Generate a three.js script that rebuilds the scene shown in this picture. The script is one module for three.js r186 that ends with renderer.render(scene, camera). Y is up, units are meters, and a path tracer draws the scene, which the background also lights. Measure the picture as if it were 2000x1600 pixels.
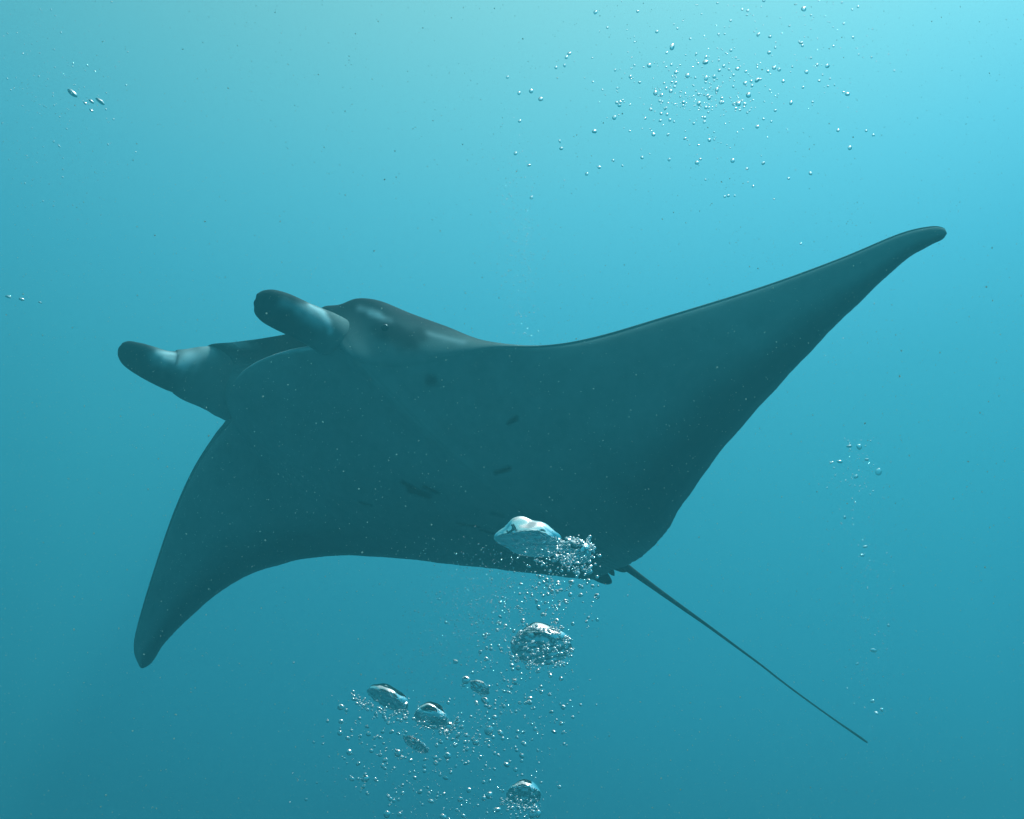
import * as THREE from 'three';
import { mergeGeometries } from 'three/addons/utils/BufferGeometryUtils.js';
import { ImprovedNoise } from 'three/addons/math/ImprovedNoise.js';

// ------------------------------------------------------------------ camera, water light, sun, exposure
const scene = new THREE.Scene();
const FOV = 40, PITCH = 35, EYE = new THREE.Vector3(0, 12, 0);
const camera = new THREE.PerspectiveCamera(FOV, 1.25, 0.05, 400);
camera.position.copy(EYE);
const rad = THREE.MathUtils.degToRad;
camera.lookAt(EYE.clone().add(new THREE.Vector3(0, Math.sin(rad(PITCH)), -Math.cos(rad(PITCH)))));
camera.updateMatrixWorld(true);

const SUN_EL = 68, SUN_AZ = 98;                       // degrees; azimuth to the right of the view
const sunDir = new THREE.Vector3(Math.cos(rad(SUN_EL)) * Math.sin(rad(SUN_AZ)), Math.sin(rad(SUN_EL)), -Math.cos(rad(SUN_EL)) * Math.cos(rad(SUN_AZ)));
const srgb = (v) => { v /= 255; return v <= 0.04045 ? v / 12.92 : Math.pow((v + 0.055) / 1.055, 2.4); };
// the colour of the open water by height above the level, as sunlit water looks from below
const WATER = [
  [-90, 9, 62, 80], [-0.5, 9, 62, 80], [0, 14, 84, 108], [8, 17, 92, 119], [15, 23, 102, 130], [20, 29, 123, 153], [25, 37, 139, 169], [30, 48, 155, 184],
  [35, 62, 171, 201], [40, 79, 191, 223], [45, 101, 210, 237], [50, 126, 225, 243], [55, 150, 236, 246], [62, 182, 246, 250], [72, 218, 257, 262], [90, 240, 262, 264],
].map(([e, r, g, b]) => [e, srgb(r), srgb(g), srgb(b)]);
function waterLight(el, az) {
  let k = 0;
  while (k < WATER.length - 2 && WATER[k + 1][0] < el) k++;
  const a = WATER[k], b = WATER[k + 1];
  let f = THREE.MathUtils.clamp((el - a[0]) / (b[0] - a[0]), 0, 1);
  const side = el > 0 ? Math.exp(0.5 * (Math.cos(rad(az - 75)) - Math.cos(rad(75)))) : 1;
  const d = new THREE.Vector3(Math.cos(rad(el)) * Math.sin(rad(az)), Math.sin(rad(el)), -Math.cos(rad(el)) * Math.cos(rad(az)));
  const ang = THREE.MathUtils.radToDeg(d.angleTo(sunDir)), glow = 8 * Math.exp(-((ang / 10) ** 2)) + 1.1 * Math.exp(-((ang / 21) ** 2));
  return [1, 2, 3].map((c) => (a[c] + (b[c] - a[c]) * f) * side + glow * [1.05, 0.98, 0.92][c - 1]);
}
{
  const W = 720, H = 360, data = new Float32Array(W * H * 4);
  for (let j = 0; j < H; j++) for (let i = 0; i < W; i++) {
    const el = ((j + 0.5) / H - 0.5) * 180, th = ((i + 0.5) / W - 0.5) * 2 * Math.PI;       // direction (cos th, ., sin th)
    const az = THREE.MathUtils.radToDeg(Math.atan2(Math.cos(th), -Math.sin(th)));
    const c = waterLight(el, az), o = (j * W + i) * 4;
    data[o] = c[0]; data[o + 1] = c[1]; data[o + 2] = c[2]; data[o + 3] = 1;
  }
  const sky = new THREE.DataTexture(data, W, H, THREE.RGBAFormat, THREE.FloatType);
  sky.mapping = THREE.EquirectangularReflectionMapping;
  sky.magFilter = sky.minFilter = THREE.LinearFilter;
  sky.needsUpdate = true;
  scene.background = sky;
  scene.environment = sky;
}
const sun = new THREE.DirectionalLight(new THREE.Color().setRGB(0.36, 0.95, 1), 3.1);
sun.position.copy(EYE).addScaledVector(sunDir, 30);
sun.target.position.copy(EYE).add(new THREE.Vector3(0, 2.5, -4));
sun.castShadow = true;
sun.shadow.radius = 14;
sun.shadow.mapSize.set(2048, 2048);
Object.assign(sun.shadow.camera, { left: -7, right: 7, top: 7, bottom: -7, near: 1, far: 60 });
scene.add(sun, sun.target);
scene.fog = new THREE.FogExp2(new THREE.Color().setRGB(0.18, 0.86, 0.95), 0.06);      // the turbid water itself

const renderer = new THREE.WebGLRenderer({ antialias: true });
renderer.toneMapping = THREE.LinearToneMapping;
renderer.toneMappingExposure = 1;
renderer.shadowMap.enabled = true;

// ------------------------------------------------------------------ helpers
let seed = 20240611;
const rnd = () => { seed = (seed + 0x6d2b79f5) | 0; let t = Math.imul(seed ^ (seed >>> 15), 1 | seed); t = (t + Math.imul(t ^ (t >>> 7), 61 | t)) ^ t; return ((t ^ (t >>> 14)) >>> 0) / 4294967296; };
const gauss = () => Math.sqrt(-2 * Math.log(1 - rnd())) * Math.cos(2 * Math.PI * rnd());
const noise = new ImprovedNoise();
const HALF = Math.tan(rad(FOV / 2));
// a place in the water: sight line through (x, y) of the 2000 x 1600 survey photo, and metres along the view axis
const at = (x, y, d) => new THREE.Vector3((x - 1000) / 800 * HALF * d, (800 - y) / 800 * HALF * d, -d).applyMatrix4(camera.matrixWorld);
const dirc = (x, y, z) => new THREE.Vector3(x, y, z).transformDirection(camera.matrixWorld);
const perPx = (d) => HALF * d / 800;
const used = {};
const numbered = (n) => { const k = used[n] ?? 0; used[n] = k + 1; return k ? n + '_' + String(k).padStart(3, '0') : n; };
function shadows(o) { o.traverse((m) => { if (m.isMesh) m.castShadow = m.receiveShadow = true; }); return o; }
function tag(o, label, category, group, kind) {
  o.userData = { label, category };
  if (group) o.userData.group = group;
  if (kind) o.userData.kind = kind;
  return o;
}
const smooth = (a, b, x) => { const t = THREE.MathUtils.clamp((x - a) / (b - a), 0, 1); return t * t * (3 - 2 * t); };
// Catmull-Rom through rows of numbers
function spline(rows, u) {
  const n = rows.length - 1, x = THREE.MathUtils.clamp(u, 0, n - 1e-6), i = Math.floor(x), t = x - i;
  const p0 = rows[Math.max(i - 1, 0)], p1 = rows[i], p2 = rows[i + 1], p3 = rows[Math.min(i + 2, n)];
  return p1.map((_, k) => 0.5 * (2 * p1[k] + (p2[k] - p0[k]) * t + (2 * p0[k] - 5 * p1[k] + 4 * p2[k] - p3[k]) * t * t + (3 * p1[k] - p0[k] - 3 * p2[k] + p3[k]) * t * t * t));
}
function gridMesh(P, rows, cols, closed) {          // P: rows x cols points; each row a loop when closed
  const pos = new Float32Array(rows * cols * 3), idx = [];
  P.forEach((p, k) => p.toArray(pos, k * 3));
  for (let i = 0; i < rows - 1; i++) for (let j = 0; j < (closed ? cols : cols - 1); j++) {
    const a = i * cols + j, b = i * cols + (j + 1) % cols, c = a + cols, d = b + cols;
    idx.push(a, c, b, b, c, d);
  }
  const g = new THREE.BufferGeometry();
  g.setAttribute('position', new THREE.BufferAttribute(pos, 3));
  g.setIndex(idx);
  g.computeVertexNormals();
  return g;
}

// ------------------------------------------------------------------ the manta ray
const ORIGIN = at(860, 880, 5.05);
const manta = new THREE.Group();
manta.name = numbered('manta_ray');
manta.position.copy(ORIGIN);
tag(manta, 'large black manta ray gliding overhead with raised wings, open mouth and long thin tail', 'manta ray');
scene.add(manta);
const L = (x, y, d) => at(x, y, d).sub(ORIGIN);

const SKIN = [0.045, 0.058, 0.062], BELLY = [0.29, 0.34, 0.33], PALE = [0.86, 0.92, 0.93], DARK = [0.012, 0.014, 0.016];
// pale markings and dark blotches of this animal, plus painted highlights and crease shade: [place, along-axis, half length, half width, strength, colour]
const marks = [];
function mark(x, y, d, x2, y2, d2, halfW, strength, tone) { marks.push({ a: L(x, y, d), b: L(x2, y2, d2), w: halfW, s: strength, tone }); }
const segDist = (p, a, b) => { const ab = b.clone().sub(a), t = THREE.MathUtils.clamp(p.clone().sub(a).dot(ab) / Math.max(ab.lengthSq(), 1e-9), 0, 1); return p.distanceTo(a.clone().addScaledVector(ab, t)); };
function paint(g, paler = () => 0) {
  const pos = g.attributes.position, col = new Float32Array(pos.count * 3), p = new THREE.Vector3();
  for (let i = 0; i < pos.count; i++) {
    p.fromBufferAttribute(pos, i);
    const n = noise.noise(p.x * 2.3, p.y * 2.3, p.z * 2.3) * 0.5 + noise.noise(p.x * 9, p.y * 9, p.z * 9) * 0.3 + noise.noise(p.x * 31, p.y * 31, p.z * 31) * 0.2;
    const under = paler(i), c = SKIN.map((v, q) => (v + (BELLY[q] - v) * under) * (1 + 0.4 * n));
    for (const m of marks) {
      const d = segDist(p, m.a, m.b) / m.w * (1 + 0.35 * noise.noise(p.x * 25, p.y * 25, p.z * 25));
      if (d < 2.5) { const k = m.s * Math.exp(-(d ** (m.tone === DARK ? 3 : 2))); for (let q = 0; q < 3; q++) c[q] += (m.tone[q] - c[q]) * k; }
    }
    col.set(c, i * 3);
  }
  g.setAttribute('color', new THREE.BufferAttribute(col, 3));
  return g;
}
// fine skin grain
const grain = (() => {
  const N = 256, data = new Uint8Array(N * N * 4);
  for (let i = 0; i < N * N; i++) { const v = 110 + rnd() * 90 + 30 * noise.noise((i % N) / 16, Math.floor(i / N) / 16, 3); data[i * 4] = data[i * 4 + 1] = data[i * 4 + 2] = v; data[i * 4 + 3] = 255; }
  const t = new THREE.DataTexture(data, N, N); t.wrapS = t.wrapT = THREE.RepeatWrapping; t.magFilter = THREE.LinearFilter; t.needsUpdate = true;
  return t;
})();
const skin = new THREE.MeshPhysicalMaterial({ name: 'manta_skin', color: 0xffffff, vertexColors: true, roughness: 0.62, specularIntensity: 0.1, side: THREE.DoubleSide });
const skinRough = skin;

// the point of a surface that a sight line meets first
function finder(geometry) {
  const pos = geometry.attributes.position, eye = EYE.clone().sub(ORIGIN), p = new THREE.Vector3();
  const hit = (x, y) => {
    const ray = L(x, y, 5).sub(eye).normalize(); let best = Infinity, out = null;
    for (let i = 0; i < pos.count; i++) {
      p.fromBufferAttribute(pos, i).sub(eye); const along = p.dot(ray), off = Math.sqrt(Math.max(p.lengthSq() - along * along, 0));
      const cost = along + Math.max(off - 0.012, 0) * 60; if (cost < best) { best = cost; out = p.clone().add(eye); }
    }
    return out;
  };
  return (x, y, x2, y2, w, s, tone) => marks.push({ a: hit(x, y), b: hit(x2, y2), w, s, tone });
}

// stations from one wing tip over the head to the other tip:
// lower lip or front edge (x, y, depth), upper lip (x, y, depth), mouth depth (m, below 0 a rounded front), rear edge (x, y, depth), half thickness below and above (m), normal (camera axes)
const LIFT = [-0.16, -0.5, 0.75], MID = [0.03, -0.42, 0.9], RIGHT = [0.2, -0.25, 0.95];
const ST = [
  [272, 1300, 6.16, 272, 1300, 6.16, -0.004, 280, 1305, 6.16, 0.003, 0.003, LIFT],
  [263, 1272, 6.14, 263, 1271, 6.145, -0.006, 298, 1292, 6.14, 0.008, 0.008, LIFT],
  [270, 1226, 6.08, 270, 1225, 6.09, -0.008, 336, 1240, 6.1, 0.014, 0.013, LIFT],
  [303, 1117, 5.92, 303, 1116, 5.93, -0.01, 450, 1142, 6.0, 0.024, 0.022, LIFT],
  [343, 1003, 5.7, 343, 1002, 5.71, -0.012, 560, 1099, 5.87, 0.04, 0.035, LIFT],
  [383, 917, 5.5, 383, 916, 5.51, -0.014, 660, 1085, 5.75, 0.06, 0.055, LIFT],
  [425, 854, 5.35, 424, 852, 5.37, -0.016, 748, 1088, 5.66, 0.085, 0.09, LIFT],
  [449, 828, 5.22, 447, 822, 5.27, -0.02, 830, 1096, 5.58, 0.105, 0.13, MID],
  [452, 812, 5.1, 444, 788, 5.2, -0.015, 900, 1104, 5.52, 0.115, 0.16, MID],
  [444, 790, 4.97, 402, 706, 5.1, 0.02, 965, 1111, 5.48, 0.12, 0.18, MID],
  [458, 745, 4.82, 405, 676, 5.0, 0.14, 1015, 1117, 5.45, 0.12, 0.19, MID],
  [492, 712, 4.73, 455, 669, 4.93, 0.24, 1060, 1122, 5.43, 0.12, 0.2, MID],
  [545, 689, 4.66, 515, 661, 4.87, 0.28, 1105, 1127, 5.41, 0.12, 0.2, MID],
  [602, 676, 4.6, 575, 648, 4.8, 0.26, 1145, 1132, 5.39, 0.12, 0.2, MID],
  [650, 678, 4.55, 622, 618, 4.74, -0.02, 1172, 1126, 5.38, 0.12, 0.18, MID],
  [680, 694, 4.51, 638, 603, 4.69, -0.05, 1194, 1114, 5.37, 0.12, 0.12, MID],
  [709, 710, 4.51, 672, 600, 4.67, -0.065, 1208, 1110, 5.37, 0.115, 0.1, MID],
  [745, 716, 4.52, 703, 586, 4.67, -0.05, 1222, 1106, 5.36, 0.11, 0.12, MID],
  [797, 718, 4.53, 748, 592, 4.68, -0.06, 1232, 1100, 5.35, 0.105, 0.11, MID],
  [860, 706, 4.55, 808, 617, 4.7, -0.055, 1243, 1094, 5.34, 0.095, 0.1, MID],
  [918, 690, 4.58, 875, 641, 4.7, -0.035, 1255, 1086, 5.32, 0.085, 0.085, MID],
  [972, 680, 4.61, 950, 668, 4.66, -0.016, 1272, 1071, 5.29, 0.075, 0.07, RIGHT],
  [1060, 679, 4.63, 1058, 678, 4.645, -0.012, 1300, 1040, 5.23, 0.06, 0.055, RIGHT],
  [1160, 663, 4.66, 1159, 662, 4.67, -0.01, 1338, 979, 5.15, 0.048, 0.042, RIGHT],
  [1300, 622, 4.71, 1300, 621, 4.72, -0.009, 1420, 867, 5.05, 0.034, 0.03, RIGHT],
  [1490, 563, 4.79, 1490, 562, 4.8, -0.008, 1550, 722, 4.98, 0.022, 0.02, RIGHT],
  [1640, 508, 4.86, 1640, 507, 4.87, -0.007, 1668, 601, 4.97, 0.016, 0.014, RIGHT],
  [1755, 460, 4.92, 1755, 459, 4.925, -0.006, 1762, 513, 4.97, 0.012, 0.01, RIGHT],
  [1815, 445, 4.95, 1815, 444, 4.955, -0.005, 1812, 482, 4.97, 0.008, 0.007, RIGHT],
  [1842, 446, 4.965, 1842, 446, 4.967, -0.003, 1840, 468, 4.97, 0.005, 0.004, RIGHT],
  [1849, 455, 4.97, 1849, 455, 4.97, -0.001, 1847, 459, 4.97, 0.002, 0.002, RIGHT],
];
{
  const rows = ST.map((s) => [...s.slice(0, 12), ...s[12]]), NV = 150, ND = 60, NM = 30, COLS = NV + ND + NM, SUB = 16, R = (rows.length - 1) * SUB + 1;
  const P = [];
  for (let i = 0; i < R; i++) {
    const s = spline(rows, i / SUB), lo = L(s[0], s[1], s[2]), up = L(s[3], s[4], s[5]), te = L(s[7], s[8], s[9]), n = dirc(s[12], s[13], s[14]);
    const ragged = 0.006 * noise.noise(i * 0.17, 3.3, 1.7) + 0.003 * noise.noise(i * 0.73, 8.1, 2.2);
    const chordV = te.clone().sub(lo.clone().add(up).multiplyScalar(0.5)), inward = chordV.clone().normalize();
    te.addScaledVector(inward, ragged * smooth(0, 0.3, chordV.length()));
    const u = i / SUB, soft = 0.65 * smooth(5.5, 9, u) * smooth(23.5, 20.5, u) + 0.35 * smooth(13, 15.5, u) * smooth(23.5, 20.5, u);                 // beside the head the flank runs smoothly into belly and back
    const arch = 0.55 * chordV.length() * (1 - 0.5 * smooth(0.05, 0.25, s[11] + s[10]));   // the sheet of the wing arches from front to rear edge
    const bulge = (t) => { const q = Math.sin(Math.PI * Math.pow(t, 0.62)); return q <= 0 ? 0 : Math.pow(q, 0.8) * (1 - soft) + soft * Math.pow(q, 1.7); };
    const rise = (t) => arch * t * (1 - t) * (1 - soft + soft * 1.6 * t);
    for (let j = 0; j < NV; j++) { const e = j / (NV - 1), t = e * e * (1.6 - 0.6 * e); P.push(lo.clone().lerp(te, t).addScaledVector(n, s[10] * bulge(t) + 0.0015 + rise(t))); }
    for (let j = 0; j < ND; j++) { const e = 1 - j / (ND - 1), t = e * e * (1.6 - 0.6 * e); P.push(up.clone().lerp(te, t).addScaledVector(n, -s[11] * bulge(t) - 0.0015 + rise(t))); }
    const mid = lo.clone().add(up).multiplyScalar(0.5), half = up.clone().sub(lo).multiplyScalar(0.5);
    for (let j = 1; j <= NM; j++) { const a = Math.PI * j / (NM + 1); P.push(mid.clone().addScaledVector(half, Math.cos(a)).addScaledVector(inward, s[6] * Math.pow(Math.sin(a), s[6] > 0 ? 0.6 : 0.8))); }
  }
  // pale lips and flank, highlights painted on the brow, dark cheek
  const geo = gridMesh(P, R, COLS, true), on = finder(geo);
  mark(445, 752, 4.82, 492, 712, 4.73, 0.006, 0.3, PALE); mark(492, 712, 4.73, 545, 689, 4.66, 0.007, 0.8, PALE); mark(545, 689, 4.66, 640, 677, 4.56, 0.007, 0.8, PALE);
  mark(380, 690, 5.02, 455, 669, 4.93, 0.008, 0.6, PALE); mark(455, 669, 4.93, 610, 632, 4.75, 0.007, 0.85, PALE);
  on(838, 646, 905, 664, 0.016, 0.3, PALE); on(700, 598, 735, 610, 0.016, 0.35, PALE); on(722, 607, 762, 625, 0.016, 0.5, PALE); on(735, 612, 750, 618, 0.012, 0.3, PALE);
  on(756, 640, 802, 664, 0.055, 0.75, DARK); on(820, 640, 828, 655, 0.025, 0.4, DARK);
  on(803, 960, 830, 972, 0.024, 1, DARK); on(785, 947, 808, 960, 0.016, 0.9, DARK); on(828, 955, 850, 964, 0.014, 0.9, DARK); on(972, 927, 998, 916, 0.012, 1, DARK);
  on(845, 745, 849, 748, 0.024, 0.7, DARK); on(890, 1026, 930, 1033, 0.012, 0.85, DARK); on(940, 1040, 962, 1047, 0.013, 0.85, DARK); on(962, 1008, 975, 1010, 0.018, 0.5, DARK);
  on(996, 828, 1012, 819, 0.011, 0.85, DARK); on(700, 985, 724, 991, 0.011, 0.7, DARK);
  const body = new THREE.Mesh(paint(geo, (i) => {                                     // paler below than above, belly shading toward the rear edge painted into the colour
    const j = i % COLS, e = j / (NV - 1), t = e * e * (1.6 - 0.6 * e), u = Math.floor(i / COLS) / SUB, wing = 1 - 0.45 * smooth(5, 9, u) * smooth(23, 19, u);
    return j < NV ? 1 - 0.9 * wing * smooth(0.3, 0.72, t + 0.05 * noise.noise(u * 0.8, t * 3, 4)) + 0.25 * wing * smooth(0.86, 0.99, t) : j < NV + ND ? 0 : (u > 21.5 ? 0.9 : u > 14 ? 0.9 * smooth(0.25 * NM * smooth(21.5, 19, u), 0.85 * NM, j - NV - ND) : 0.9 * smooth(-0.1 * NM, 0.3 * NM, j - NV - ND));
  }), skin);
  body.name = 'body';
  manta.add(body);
}

// tapered limb: rows of [x, y, depth, half width across (m), half thickness (m)]
function limb(rows, flat, sub, seg, closeStart, power = 1) {
  const pts = rows.map((r) => [...L(r[0], r[1], r[2]).toArray(), r[3], r[4]]), R = (rows.length - 1) * sub + 1, P = [];
  for (let i = 0; i < R; i++) {
    const s = spline(pts, i / sub), a = spline(pts, i / sub - 0.05), b = spline(pts, i / sub + 0.05);
    const c = new THREE.Vector3(...s.slice(0, 3)), t = new THREE.Vector3(b[0] - a[0], b[1] - a[1], b[2] - a[2]).normalize();
    const w = flat.clone().cross(t).normalize(), n = t.clone().cross(w).normalize();
    for (let j = 0; j < seg; j++) { const q = 2 * Math.PI * j / seg, x = Math.cos(q), y = Math.sin(q); P.push(c.clone().addScaledVector(w, s[3] * Math.sign(x) * Math.abs(x) ** power).addScaledVector(n, s[4] * Math.sign(y) * Math.abs(y) ** power)); }
  }
  return gridMesh(P, R, seg, true);
}
const facing = dirc(0.05, -0.1, 1);
{
  // near cephalic fin
  marks.length = 0;
  const near = limb([[497.6, 588.5, 4.342, 0.001, 0.001], [498.4, 588.8, 4.342, 0.021, 0.012], [502, 589.5, 4.345, 0.038, 0.02], [510, 592, 4.355, 0.054, 0.028], [526, 598, 4.37, 0.068, 0.036], [552, 609, 4.4, 0.075, 0.04], [586, 625, 4.43, 0.076, 0.058],
    [616, 639, 4.47, 0.08, 0.07], [638, 650, 4.525, 0.085, 0.07], [658, 661, 4.61, 0.088, 0.05], [680, 674, 4.72, 0.085, 0.045], [704, 688, 4.82, 0.07, 0.04], [726, 700, 4.9, 0.03, 0.02]], facing, 10, 48);
  let onFin = finder(near);
  onFin(612, 595, 632, 606, 0.018, 1, PALE); onFin(630, 605, 644, 624, 0.018, 1, PALE); onFin(642, 624, 650, 645, 0.014, 0.6, PALE); onFin(615, 612, 628, 630, 0.03, 0.4, PALE); onFin(560, 590, 610, 606, 0.02, 0.4, PALE); onFin(590, 606, 618, 618, 0.03, 0.35, PALE);  // white marking, with the sunlit edge of the fold painted in
  const m1 = new THREE.Mesh(paint(near, (i) => 0.8 * smooth(52, 84, Math.floor(i / 48))), skin); m1.name = 'cephalic_fin'; m1.userData.label = 'near horn-like head fin with a pale ring at its root'; manta.add(m1);
  // far cephalic fin
  marks.length = 0;
  const far = limb([[232.6, 679.5, 4.842, 0.001, 0.001], [233.5, 680, 4.842, 0.019, 0.011], [237, 681.5, 4.845, 0.034, 0.018], [246, 686, 4.85, 0.05, 0.026], [262, 695, 4.86, 0.063, 0.033], [288, 707, 4.88, 0.073, 0.038], [314, 718, 4.9, 0.079, 0.066], [334, 724, 4.92, 0.088, 0.074],
    [348, 726, 4.935, 0.1, 0.07], [374, 731, 4.97, 0.123, 0.064], [410, 737, 5.02, 0.144, 0.06], [446, 745, 5.07, 0.168, 0.06], [488, 760, 5.14, 0.17, 0.05], [540, 800, 5.22, 0.06, 0.03]], facing, 10, 48);
  onFin = finder(far);
  onFin(310, 685, 337, 686, 0.018, 1, PALE); onFin(318, 694, 339, 697, 0.016, 1, PALE); onFin(300, 690, 320, 702, 0.03, 0.4, PALE);
  onFin(360, 704, 374, 696, 0.036, 0.9, PALE); onFin(372, 694, 410, 682, 0.03, 0.45, PALE); onFin(350, 690, 344, 704, 0.006, 0.5, DARK);  // last stroke paints shade into the crease at the fin root
  const m2 = new THREE.Mesh(paint(far, (i) => 1.0 * smooth(64, 112, Math.floor(i / 48))), skin); m2.name = 'cephalic_fin_001'; m2.userData.label = 'far horn-like head fin with a white patch at its root'; manta.add(m2);
  // eye
  marks.length = 0;
  const eye = new THREE.Mesh(new THREE.SphereGeometry(0.015, 24, 16), new THREE.MeshPhysicalMaterial({ name: 'eye', color: new THREE.Color().setRGB(0.01, 0.012, 0.015), roughness: 0.15 }));
  eye.name = 'eye'; eye.position.copy(L(752, 640, 4.545)); manta.add(eye);
  // pelvic fins, dorsal fin, tail
  const pelvic = (rows) => { const m = new THREE.Mesh(paint(limb(rows, facing, 8, 24)), skin); m.name = 'pelvic_fin'; manta.add(m); };
  pelvic([[1130, 1085, 5.38, 0.03, 0.012], [1158, 1112, 5.4, 0.04, 0.014], [1174, 1125, 5.42, 0.034, 0.012], [1185, 1133, 5.43, 0.024, 0.009], [1192, 1138, 5.43, 0.012, 0.005], [1194, 1140, 5.43, 0.001, 0.001]]);
  pelvic([[1168, 1085, 5.4, 0.026, 0.012], [1184, 1104, 5.42, 0.022, 0.01], [1192, 1114, 5.43, 0.017, 0.008], [1197, 1121, 5.44, 0.01, 0.005], [1200, 1125, 5.44, 0.001, 0.001]]);
  const df = new THREE.Mesh(paint(limb([[1175, 1075, 5.42, 0.03, 0.02], [1202, 1098, 5.45, 0.036, 0.018], [1214, 1108, 5.48, 0.026, 0.012], [1222, 1114, 5.5, 0.014, 0.006], [1225, 1116, 5.5, 0.001, 0.001]], facing, 8, 24)), skin);
  df.name = 'dorsal_fin'; manta.add(df);
  const tail = new THREE.Mesh(paint(limb([[1180, 1075, 5.4, 0.03, 0.026], [1225, 1109, 5.47, 0.0185, 0.017], [1270, 1142, 5.54, 0.0135, 0.013], [1327, 1183, 5.62, 0.0105, 0.01], [1375, 1217, 5.7, 0.0082, 0.008], [1435, 1261, 5.78, 0.0064, 0.0062],
    [1489, 1301, 5.86, 0.0054, 0.0053], [1522, 1327, 5.9, 0.005, 0.005], [1570, 1363, 5.97, 0.0048, 0.0047], [1630, 1406, 6.05, 0.0048, 0.0047], [1675, 1437, 6.11, 0.0064, 0.006], [1692, 1449, 6.13, 0.005, 0.005], [1694, 1450, 6.135, 0.0005, 0.0005]], facing, 10, 14)), skin);
  tail.name = 'tail'; manta.add(tail);
}
shadows(manta);

// ------------------------------------------------------------------ air bubbles
// gas in water: the index of air against water, so light is bent and totally reflected as in a real bubble
const air = new THREE.MeshPhysicalMaterial({ name: 'air_in_water', color: 0xffffff, roughness: 0, metalness: 0, transmission: 1, thickness: 0.02, ior: 0.752, specularIntensity: 1 });
function lump(detail, fn) {                        // a smooth closed body: fn(unit direction) gives the point
  const g0 = new THREE.SphereGeometry(1, detail, Math.round(detail * 0.7)), pos = g0.attributes.position, v = new THREE.Vector3();
  for (let i = 0; i < pos.count; i++) { v.fromBufferAttribute(pos, i).normalize(); fn(v); pos.setXYZ(i, v.x, v.y, v.z); }
  // weld the seam for smooth normals
  g0.computeVertexNormals();
  const nrm = g0.attributes.normal, W = detail + 1, H = Math.round(detail * 0.7);
  for (let j = 0; j <= H; j++) {
    const a = j * W, b = a + W - 1, n = new THREE.Vector3().fromBufferAttribute(nrm, a).add(new THREE.Vector3().fromBufferAttribute(nrm, b)).normalize();
    nrm.setXYZ(a, n.x, n.y, n.z); nrm.setXYZ(b, n.x, n.y, n.z);
  }
  for (const j of [0, H]) { const y = j ? -1 : 1; for (let i = 0; i < W; i++) nrm.setXYZ(j * W + i, 0, y, 0); }
  return g0;
}
const blobs = Array.from({ length: 7 }, (_, k) => lump(20, (v) => {
  const squash = 0.62 + 0.07 * k, r = 1 + 0.16 * noise.noise(v.x * 1.3 + k * 7, v.y * 1.3, v.z * 1.3) + 0.05 * noise.noise(v.x * 3 + k * 3, v.y * 3, v.z * 3 + 5);
  v.multiplyScalar(r); v.y *= squash; if (v.y < 0) v.y *= 0.8;
}));
// rising cap: round and smooth above, ragged rim, wavering underside
const cap = (k, height, drop, rough, lop = 0.12) => lump(96, (v) => {
  const n1 = noise.noise(v.x * 1.5 + k * 11, v.y * 1.5, v.z * 1.5 + k), n2 = noise.noise(v.x * 3.4 + k, v.y * 3.4, v.z * 3.4), n3 = noise.noise(v.x * 8, v.y * 8 + k, v.z * 8), n4 = noise.noise(v.x * 15, v.y * 15 + k, v.z * 15);
  const below = smooth(0.35, -0.2, v.y), rim = Math.exp(-((v.y / 0.3) ** 2)), r = 1 + lop * n1 + rough * below * (0.12 * n2 + 0.07 * n3 + 0.02 * n4);
  const y = (v.y > 0 ? v.y * height * (1 + 1.4 * lop * n1) : v.y * drop) + rough * below * (0.17 * n2 + 0.05 * n3 + 0.015 * n4) - rough * rim * 0.22 * Math.max(n3 + 0.6 * n2, 0);
  v.set(v.x * r, y, v.z * r);
});
const BUBBLES = [];
function bubble(geometry, x, y, d, sizePx, label, group, turn, stretch = [1, 1, 1], name = 'air_bubble') {
  const m = new THREE.Mesh(geometry, air);
  m.name = numbered(name);
  m.position.copy(at(x, y, d));
  const r = sizePx / 2 * perPx(d);
  m.scale.set(r * stretch[0], r * stretch[1], r * stretch[2]);
  m.rotation.order = 'XZY';
  if (turn) m.rotation.set(...turn);
  tag(m, label, 'bubble', group);
  scene.add(m); BUBBLES.push(m);
  return m;
}
const PLUME = 2.9;
bubble(cap(1, 0.74, 0.05, 0.25, 0.22), 1033, 1062, 2.75, 124, 'largest silvery dome bubble with bright white crest, in front of the ray near its tail', null, [0.06, 0.6, -0.08], [1, 1, 0.9]);
bubble(cap(2, 0.7, 0.1, 1.2), 1124, 1080, 2.78, 70, 'crumpled sparkling bubble clump just right of the largest dome bubble', null, [-0.1, 1.9, -0.3], [1, 1, 0.9]);
bubble(cap(3, 0.72, 0.06, 0.75, 0.1), 1056, 1266, 2.85, 118, 'wide dark dome bubble full of sparkles, alone below the ray', null, [-0.24, 0.3, 0.0], [1, 1, 0.9]);
bubble(cap(4, 0.55, 0.03, 0.45, 0.1), 756, 1368, 2.85, 94, 'tilted mirror-bright cap bubble, leftmost of the large bubbles at lower left', null, [-0.02, 2.4, -0.46], [1, 1, 0.9]);
bubble(cap(5, 0.8, 0.35, 0.25), 842, 1404, 2.85, 72, 'round clear bubble with bright top, right beside the tilted cap bubble', null, [-0.14, 4.0, -0.1], [1, 1, 0.9]);
bubble(cap(6, 0.5, 0.12, 0.8), 937, 1344, 2.9, 40, 'small dark kidney-shaped bubble between the round clear bubble and the wide dark dome', null, [-0.25, 1, -0.35]);
bubble(cap(7, 0.25, 0.1, 1.3), 812, 1454, 2.85, 54, 'thin dark wavy bubble directly under the round clear bubble', null, [-0.1, 2, -0.45]);
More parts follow.
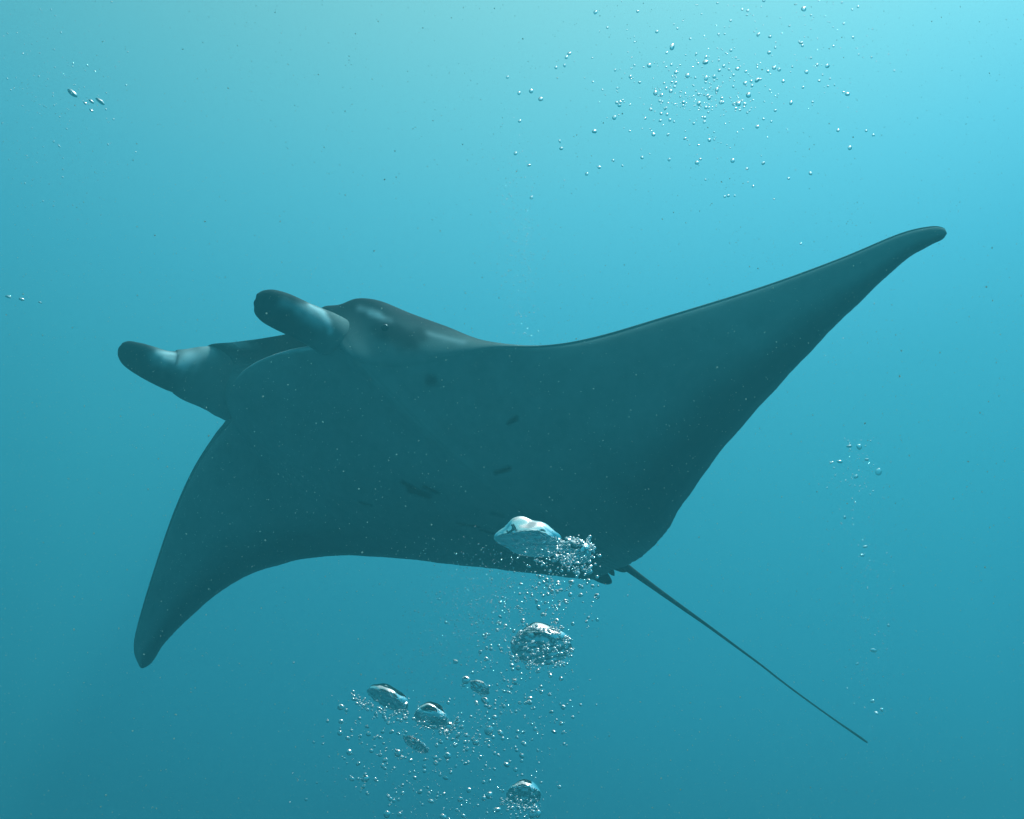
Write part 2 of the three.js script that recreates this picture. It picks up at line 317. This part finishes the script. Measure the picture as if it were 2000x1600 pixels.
bubble(cap(8, 0.72, 0.06, 0.75, 0.1), 1022, 1554, 2.8, 74, 'speckled dome bubble at the bottom edge of the photo', null, [-0.24, 5, -0.05], [1, 1, 0.9]);

const spin = () => [0.5 * gauss(), rnd() * 6.28, 0.45 * gauss()];
// the odd ones of a group are named by what sets them apart: the biggest, then those at its ends
const small = (list, d, spread, label, group) => {
  const word = new Map(), pick = (name, score) => { const k = list.map((b, i) => [score(b), i]).filter(([, i]) => !word.has(i)).sort((p, q) => q[0] - p[0]); if (k[0][0] > k[1][0]) word.set(k[0][1], name); };
  pick('biggest', (b) => b[2]); pick('leftmost', (b) => -b[0]); pick('rightmost', (b) => b[0]); pick('topmost', (b) => -b[1]); pick('lowest', (b) => b[1]);
  list.forEach(([x, y, s], i) => bubble(blobs[Math.floor(rnd() * blobs.length)], x, y, d + spread * gauss(), s * (d > 5 ? 0.8 : 1), word.has(i) ? word.get(i) + ' ' + label.replace(/^(small|tiny) /, '') : label, group, spin(), [1, 0.85 + rnd() * 0.4, 0.8 + rnd() * 0.4]));
};
small([[666, 1382, 14], [666, 1410, 10], [679, 1442, 10], [664, 1432, 9], [717, 1420, 9], [747, 1430, 8], [765, 1430, 10], [720, 1434, 10], [742, 1441, 8], [682, 1470, 12], [700, 1492, 10], [725, 1467, 9], [752, 1485, 12], [747, 1496, 10],
  [742, 1475, 10], [777, 1472, 15], [802, 1486, 9], [829, 1497, 8], [851, 1491, 11], [874, 1477, 14], [850, 1480, 10], [830, 1484, 9], [810, 1520, 9], [870, 1520, 10], [687, 1522, 11], [713, 1522, 15], [710, 1537, 9], [860, 1449, 9], [785, 1480, 10]],
  PLUME, 0.06, 'small glinting bubble scattered beneath the two large cap bubbles at lower left', 'glinting bubbles under the two cap bubbles');
small([[820, 1547, 10], [786, 1534, 8], [762, 1561, 8], [786, 1550, 8], [867, 1551, 8], [915, 1544, 10], [955, 1554, 14], [970, 1582, 17], [899, 1562, 11], [841, 1565, 12], [756, 1591, 14], [780, 1591, 10], [989, 1494, 13], [1019, 1477, 11], [1007, 1504, 9], [1050, 1590, 16], [1040, 1592, 13],
  [1000, 1578, 8], [1022, 1578, 8], [1046, 1576, 10], [905, 1594, 9], [865, 1596, 14], [945, 1560, 9]],
  PLUME, 0.06, 'small bubble rising along the bottom edge of the photo around the speckled dome', 'bubbles along the bottom edge');
small([[895, 1437, 14], [910, 1436, 10], [892, 1410, 15], [877, 1420, 20], [871, 1430, 15], [924, 1444, 9], [929, 1451, 13], [950, 1446, 9], [890, 1456, 9], [912, 1464, 9], [909, 1492, 9], [955, 1427, 20], [977, 1432, 13], [966, 1402, 11], [888, 1416, 10], [902, 1420, 8]],
  PLUME, 0.05, 'bright bubble in the tight knot right of the round clear bubble', 'bubbles in the knot beside the round clear bubble');
small([[930, 1372, 9], [947, 1369, 16], [910, 1329, 15], [955, 1382, 9], [984, 1380, 8], [1005, 1332, 12], [999, 1344, 8], [1035, 1365, 13], [1034, 1372, 12], [1075, 1320, 8], [1096, 1326, 9], [1051, 1311, 10], [1077, 1391, 9], [1100, 1382, 9], [1096, 1414, 8], [1082, 1430, 11],
  [1100, 1431, 9], [1045, 1424, 8], [1022, 1452, 9], [1022, 1431, 9], [1031, 1304, 10], [1012, 1305, 10], [890, 1293, 10], [979, 1268, 9], [959, 1268, 8], [938, 1274, 8], [949, 1288, 9], [1000, 1300, 9], [1112, 1250, 9], [1110, 1275, 10], [1113, 1262, 9], [1000, 1285, 10]],
  PLUME, 0.06, 'small bubble trailing around and under the wide dark dome bubble', 'bubbles around the wide dark dome');
small([[1054, 1127, 8], [1068, 1134, 9], [1090, 1139, 9], [1116, 1138, 11], [1132, 1145, 9], [1158, 1145, 9], [1166, 1165, 12], [1134, 1163, 10], [1104, 1174, 8], [1088, 1155, 9], [1095, 1153, 10], [1078, 1156, 9], [1114, 1162, 9], [1048, 1174, 9], [1052, 1187, 11], [1085, 1185, 9], [1060, 1201, 9],
  [1087, 1214, 12], [1021, 1213, 9], [1012, 1186, 8], [977, 1205, 8], [987, 1222, 8], [1004, 1233, 8], [950, 1240, 8], [971, 1231, 8], [1127, 1119, 11], [1126, 1127, 8], [1151, 1117, 13], [1149, 1135, 9], [1154, 1107, 8]],
  PLUME, 0.08, 'small bubble between the ray and the wide dark dome bubble beneath it', 'bubbles between ray and wide dark dome');
small([[1082, 1095, 10], [1171, 1086, 8], [1118, 1085, 9], [1100, 1060, 9], [1112, 1055, 10], [1135, 1058, 9], [1146, 1068, 9], [1153, 1076, 8], [1060, 1072, 8], [1125, 1078, 8], [1136, 1092, 8], [1070, 1085, 8], [1095, 1075, 8]],
  2.74, 0.03, 'small sparkling bubble in front of the dark belly beside the largest dome bubble', 'sparkling bubbles before the belly');
small([[1313, 92, 15], [1378, 122, 15], [1462, 186, 14], [1442, 203, 13], [1570, 17, 12], [1575, 141, 10], [1280, 182, 12], [1292, 186, 9], [1276, 263, 10], [1479, 157, 13], [1479, 248, 9], [1231, 150, 9], [1210, 205, 10], [1268, 128, 11], [1502, 103, 10], [1512, 133, 10], [1522, 136, 9],
  [1616, 129, 10], [1545, 201, 10], [1565, 84, 10], [1481, 68, 10], [1504, 72, 9], [1440, 135, 10], [1455, 163, 9], [1379, 153, 10], [1395, 150, 9], [1343, 148, 11], [1320, 142, 9], [1335, 200, 9], [1365, 202, 10], [1385, 192, 9], [1408, 200, 9], [1400, 176, 10], [1300, 212, 9], [1272, 215, 9], [1310, 178, 9], [1338, 271, 9], [1385, 274, 9]],
  5.4, 0.25, 'tiny round bubble in the dense middle of the pale swarm at upper right', 'bubbles in the middle of the upper swarm');
small([[1056, 194, 12], [1037, 178, 11], [1014, 182, 9], [1163, 24, 9], [1112, 105, 10], [1161, 257, 14], [1093, 276, 9], [1096, 290, 10], [1033, 323, 9], [1038, 386, 8], [1015, 237, 8], [1007, 300, 9], [1170, 327, 8], [1146, 340, 9], [1103, 128, 8], [1086, 132, 8], [1200, 230, 11]],
  5.4, 0.25, 'tiny bubble straggling along the left side of the upper swarm', 'bubbles left of the upper swarm');
small([[1660, 289, 11], [1655, 184, 11], [1583, 339, 9], [1431, 314, 10], [1459, 330, 9], [1491, 319, 9], [1361, 318, 10], [1368, 311, 8], [1254, 308, 8], [1307, 312, 9], [1512, 389, 6], [1637, 255, 8], [1706, 264, 7], [1666, 73, 7]],
  5.4, 0.25, 'tiny bubble at the lower and right fringe of the upper swarm', 'bubbles on the fringe of the upper swarm');
for (const [x, y, s] of [[141, 182, 24], [178, 198, 13], [195, 198, 22], [178, 216, 10], [166, 202, 9]]) bubble(blobs[Math.floor(rnd() * 7)], x, y, 5.6 + 0.1 * gauss(), s, 'small slanting streak-like bubble at upper left', 'streak-like bubbles at upper left', [0.2, 0, -0.55], [1, 0.42, 0.8]);
for (const [x, y, s] of [[16, 580, 12], [42, 585, 12], [78, 591, 8]]) bubble(blobs[Math.floor(rnd() * 7)], x, y, 5.8, s, 'small pale bubble at the left edge of the photo, level with the horns', 'pale bubbles at the left edge', [0.2, 0, -0.2], [1, 0.5, 0.8]);
for (const [x, y, s] of [[1659, 872, 13], [1678, 873, 13], [1624, 904, 10], [1640, 902, 11], [1672, 931, 10], [1693, 898, 10], [1716, 922, 15], [1690, 1068, 10], [1684, 1085, 10], [1650, 1011, 8]]) bubble(blobs[Math.floor(rnd() * 7)], x, y, 7.5 + 0.2 * gauss(), s, 'faint far bubble in the hazy group under the raised wing', 'faint far bubbles under the raised wing', spin(), [1, 0.6, 0.8]);
for (const [x, y, s] of [[1706, 1271, 13], [1722, 1387, 9], [1712, 1393, 10], [1704, 1370, 9], [1674, 1297, 7], [1735, 1222, 7]]) bubble(blobs[Math.floor(rnd() * 7)], x, y, 7.5 + 0.2 * gauss(), s, 'faint far bubble in the hazy column right of the tail', 'faint far bubbles right of the tail', spin(), [1, 0.6, 0.8]);

// the fizz of bubbles too fine to pick out
{
  const spots = [];
  const add = (x, y, d, s) => spots.push([x, y, d, s]);
  const cloud = (n, x, y, sx, sy, d, sd, lo, hi, lean = 0) => { for (let i = 0; i < n; i++) { const g = gauss(), h = gauss(); add(x + sx * g + lean * h, y + sy * h, d + sd * gauss(), lo + (hi - lo) * rnd() ** 3); } };
  const under = (n, x, y, w, h, tilt, d) => { for (let i = 0; i < n; i++) { const f = rnd() * 2 - 1, hang = Math.sqrt(1 - f * f); add(x + w * f + 3 * gauss(), y + tilt * w * f + h * hang * rnd() ** 0.7 + 3 * gauss(), d + 0.04 * gauss(), 3 + 6 * rnd() ** 1.5); } };
  cloud(210, 1375, 165, 125, 90, 5.4, 0.3, 2.5, 7); cloud(150, 1385, 190, 78, 30, 5.4, 0.2, 2.5, 7); cloud(90, 1560, 80, 90, 60, 5.6, 0.3, 2, 5);
  cloud(260, 780, 1470, 82, 58, PLUME, 0.1, 2.5, 8.5); cloud(190, 1045, 1370, 48, 75, PLUME, 0.1, 2.5, 8); cloud(230, 1090, 1160, 45, 42, PLUME, 0.1, 2.5, 8);
  cloud(180, 970, 1250, 40, 70, PLUME, 0.1, 2, 6.5, -25); cloud(150, 925, 1425, 50, 38, PLUME, 0.08, 2.5, 8.5); cloud(150, 900, 1560, 110, 36, PLUME, 0.1, 2.5, 8.5);
  cloud(700, 905, 1215, 60, 80, 3.7, 0.2, 1.2, 3.2, -40); cloud(420, 960, 1160, 60, 45, 3.6, 0.2, 1.2, 3.4);                    // the misty older trail to the left
  cloud(500, 1015, 520, 22, 120, 7.2, 0.3, 1.2, 2.6, 6); cloud(230, 1690, 1150, 30, 190, 7.4, 0.3, 1.4, 3.4, 12); cloud(70, 1668, 915, 28, 30, 7.4, 0.2, 1.5, 4);
  under(80, 1056, 1272, 62, 40, 0, 2.76); under(45, 1056, 1250, 50, 30, 0, 2.72); under(70, 1124, 1082, 40, 40, 0.2, 2.72); under(70, 1022, 1560, 40, 34, 0, 2.74); under(90, 742, 1372, 56, 30, 0.35, 2.8); under(40, 850, 1412, 38, 26, 0.1, 2.78); under(45, 1075, 1075, 50, 34, 0.1, 2.68);
  for (let i = 0; i < 70; i++) { const q = Math.PI * (0.1 + 0.8 * rnd()); add(1056 + 60 * Math.cos(q), 1266 - 40 * Math.sin(q) + 5 * gauss(), 2.74, 3 + 5 * rnd()); }
  for (let i = 0; i < 60; i++) { const q = Math.PI * rnd(); add(1124 + 37 * Math.cos(q), 1080 - 24 * Math.sin(q) + 5 * gauss(), 2.72, 3 + 6 * rnd()); }
  cloud(240, 110, 200, 70, 110, 5.6, 0.4, 1.5, 4);
  const fizz = new THREE.InstancedMesh(lump(10, (v) => { v.y *= 0.85; }), air, spots.length);
  const M = new THREE.Object3D();
  spots.forEach(([x, y, d, s], i) => {
    M.position.copy(at(x, y, d)); const r = s / 2 * perPx(d);
    M.scale.set(r, r * (0.7 + 0.5 * rnd()), r); M.rotation.set(0.4 * gauss(), 6.28 * rnd(), 0.5 * gauss()); M.updateMatrix(); fizz.setMatrixAt(i, M.matrix);
  });
  fizz.name = 'fine_bubbles';
  tag(fizz, 'fine fizz of tiny air bubbles filling the plumes among the larger bubbles', 'bubbles', null, 'stuff');
  scene.add(fizz);
}
// plankton and silt hanging in the water
{
  const N = 90000, specks = new THREE.InstancedMesh(new THREE.IcosahedronGeometry(1, 0), new THREE.MeshPhysicalMaterial({ name: 'silt', color: new THREE.Color().setRGB(0.7, 0.76, 0.7), roughness: 1, transmission: 0.7, thickness: 0, specularIntensity: 0 }), N);
  const M = new THREE.Object3D(), box = new THREE.Vector3();
  for (let i = 0; i < N; i++) {
    box.set((rnd() - 0.5) * 6, -0.6 + rnd() * 4.6, -1.3 - rnd() * 4.4).add(EYE);
    M.position.copy(box);
    const r = 0.0004 + 0.0011 * rnd() ** 4;
    M.scale.set(r * (0.7 + rnd()), r * (0.7 + rnd() * 0.6), r); M.rotation.set(rnd() * 6, rnd() * 6, rnd() * 6); M.updateMatrix(); specks.setMatrixAt(i, M.matrix);
  }
  specks.name = 'suspended_particles';
  tag(specks, 'pale specks of plankton and silt hanging in the water in front of the ray', 'plankton', null, 'stuff');
  scene.add(specks);
}
BUBBLES.forEach(shadows);
renderer.render(scene, camera);
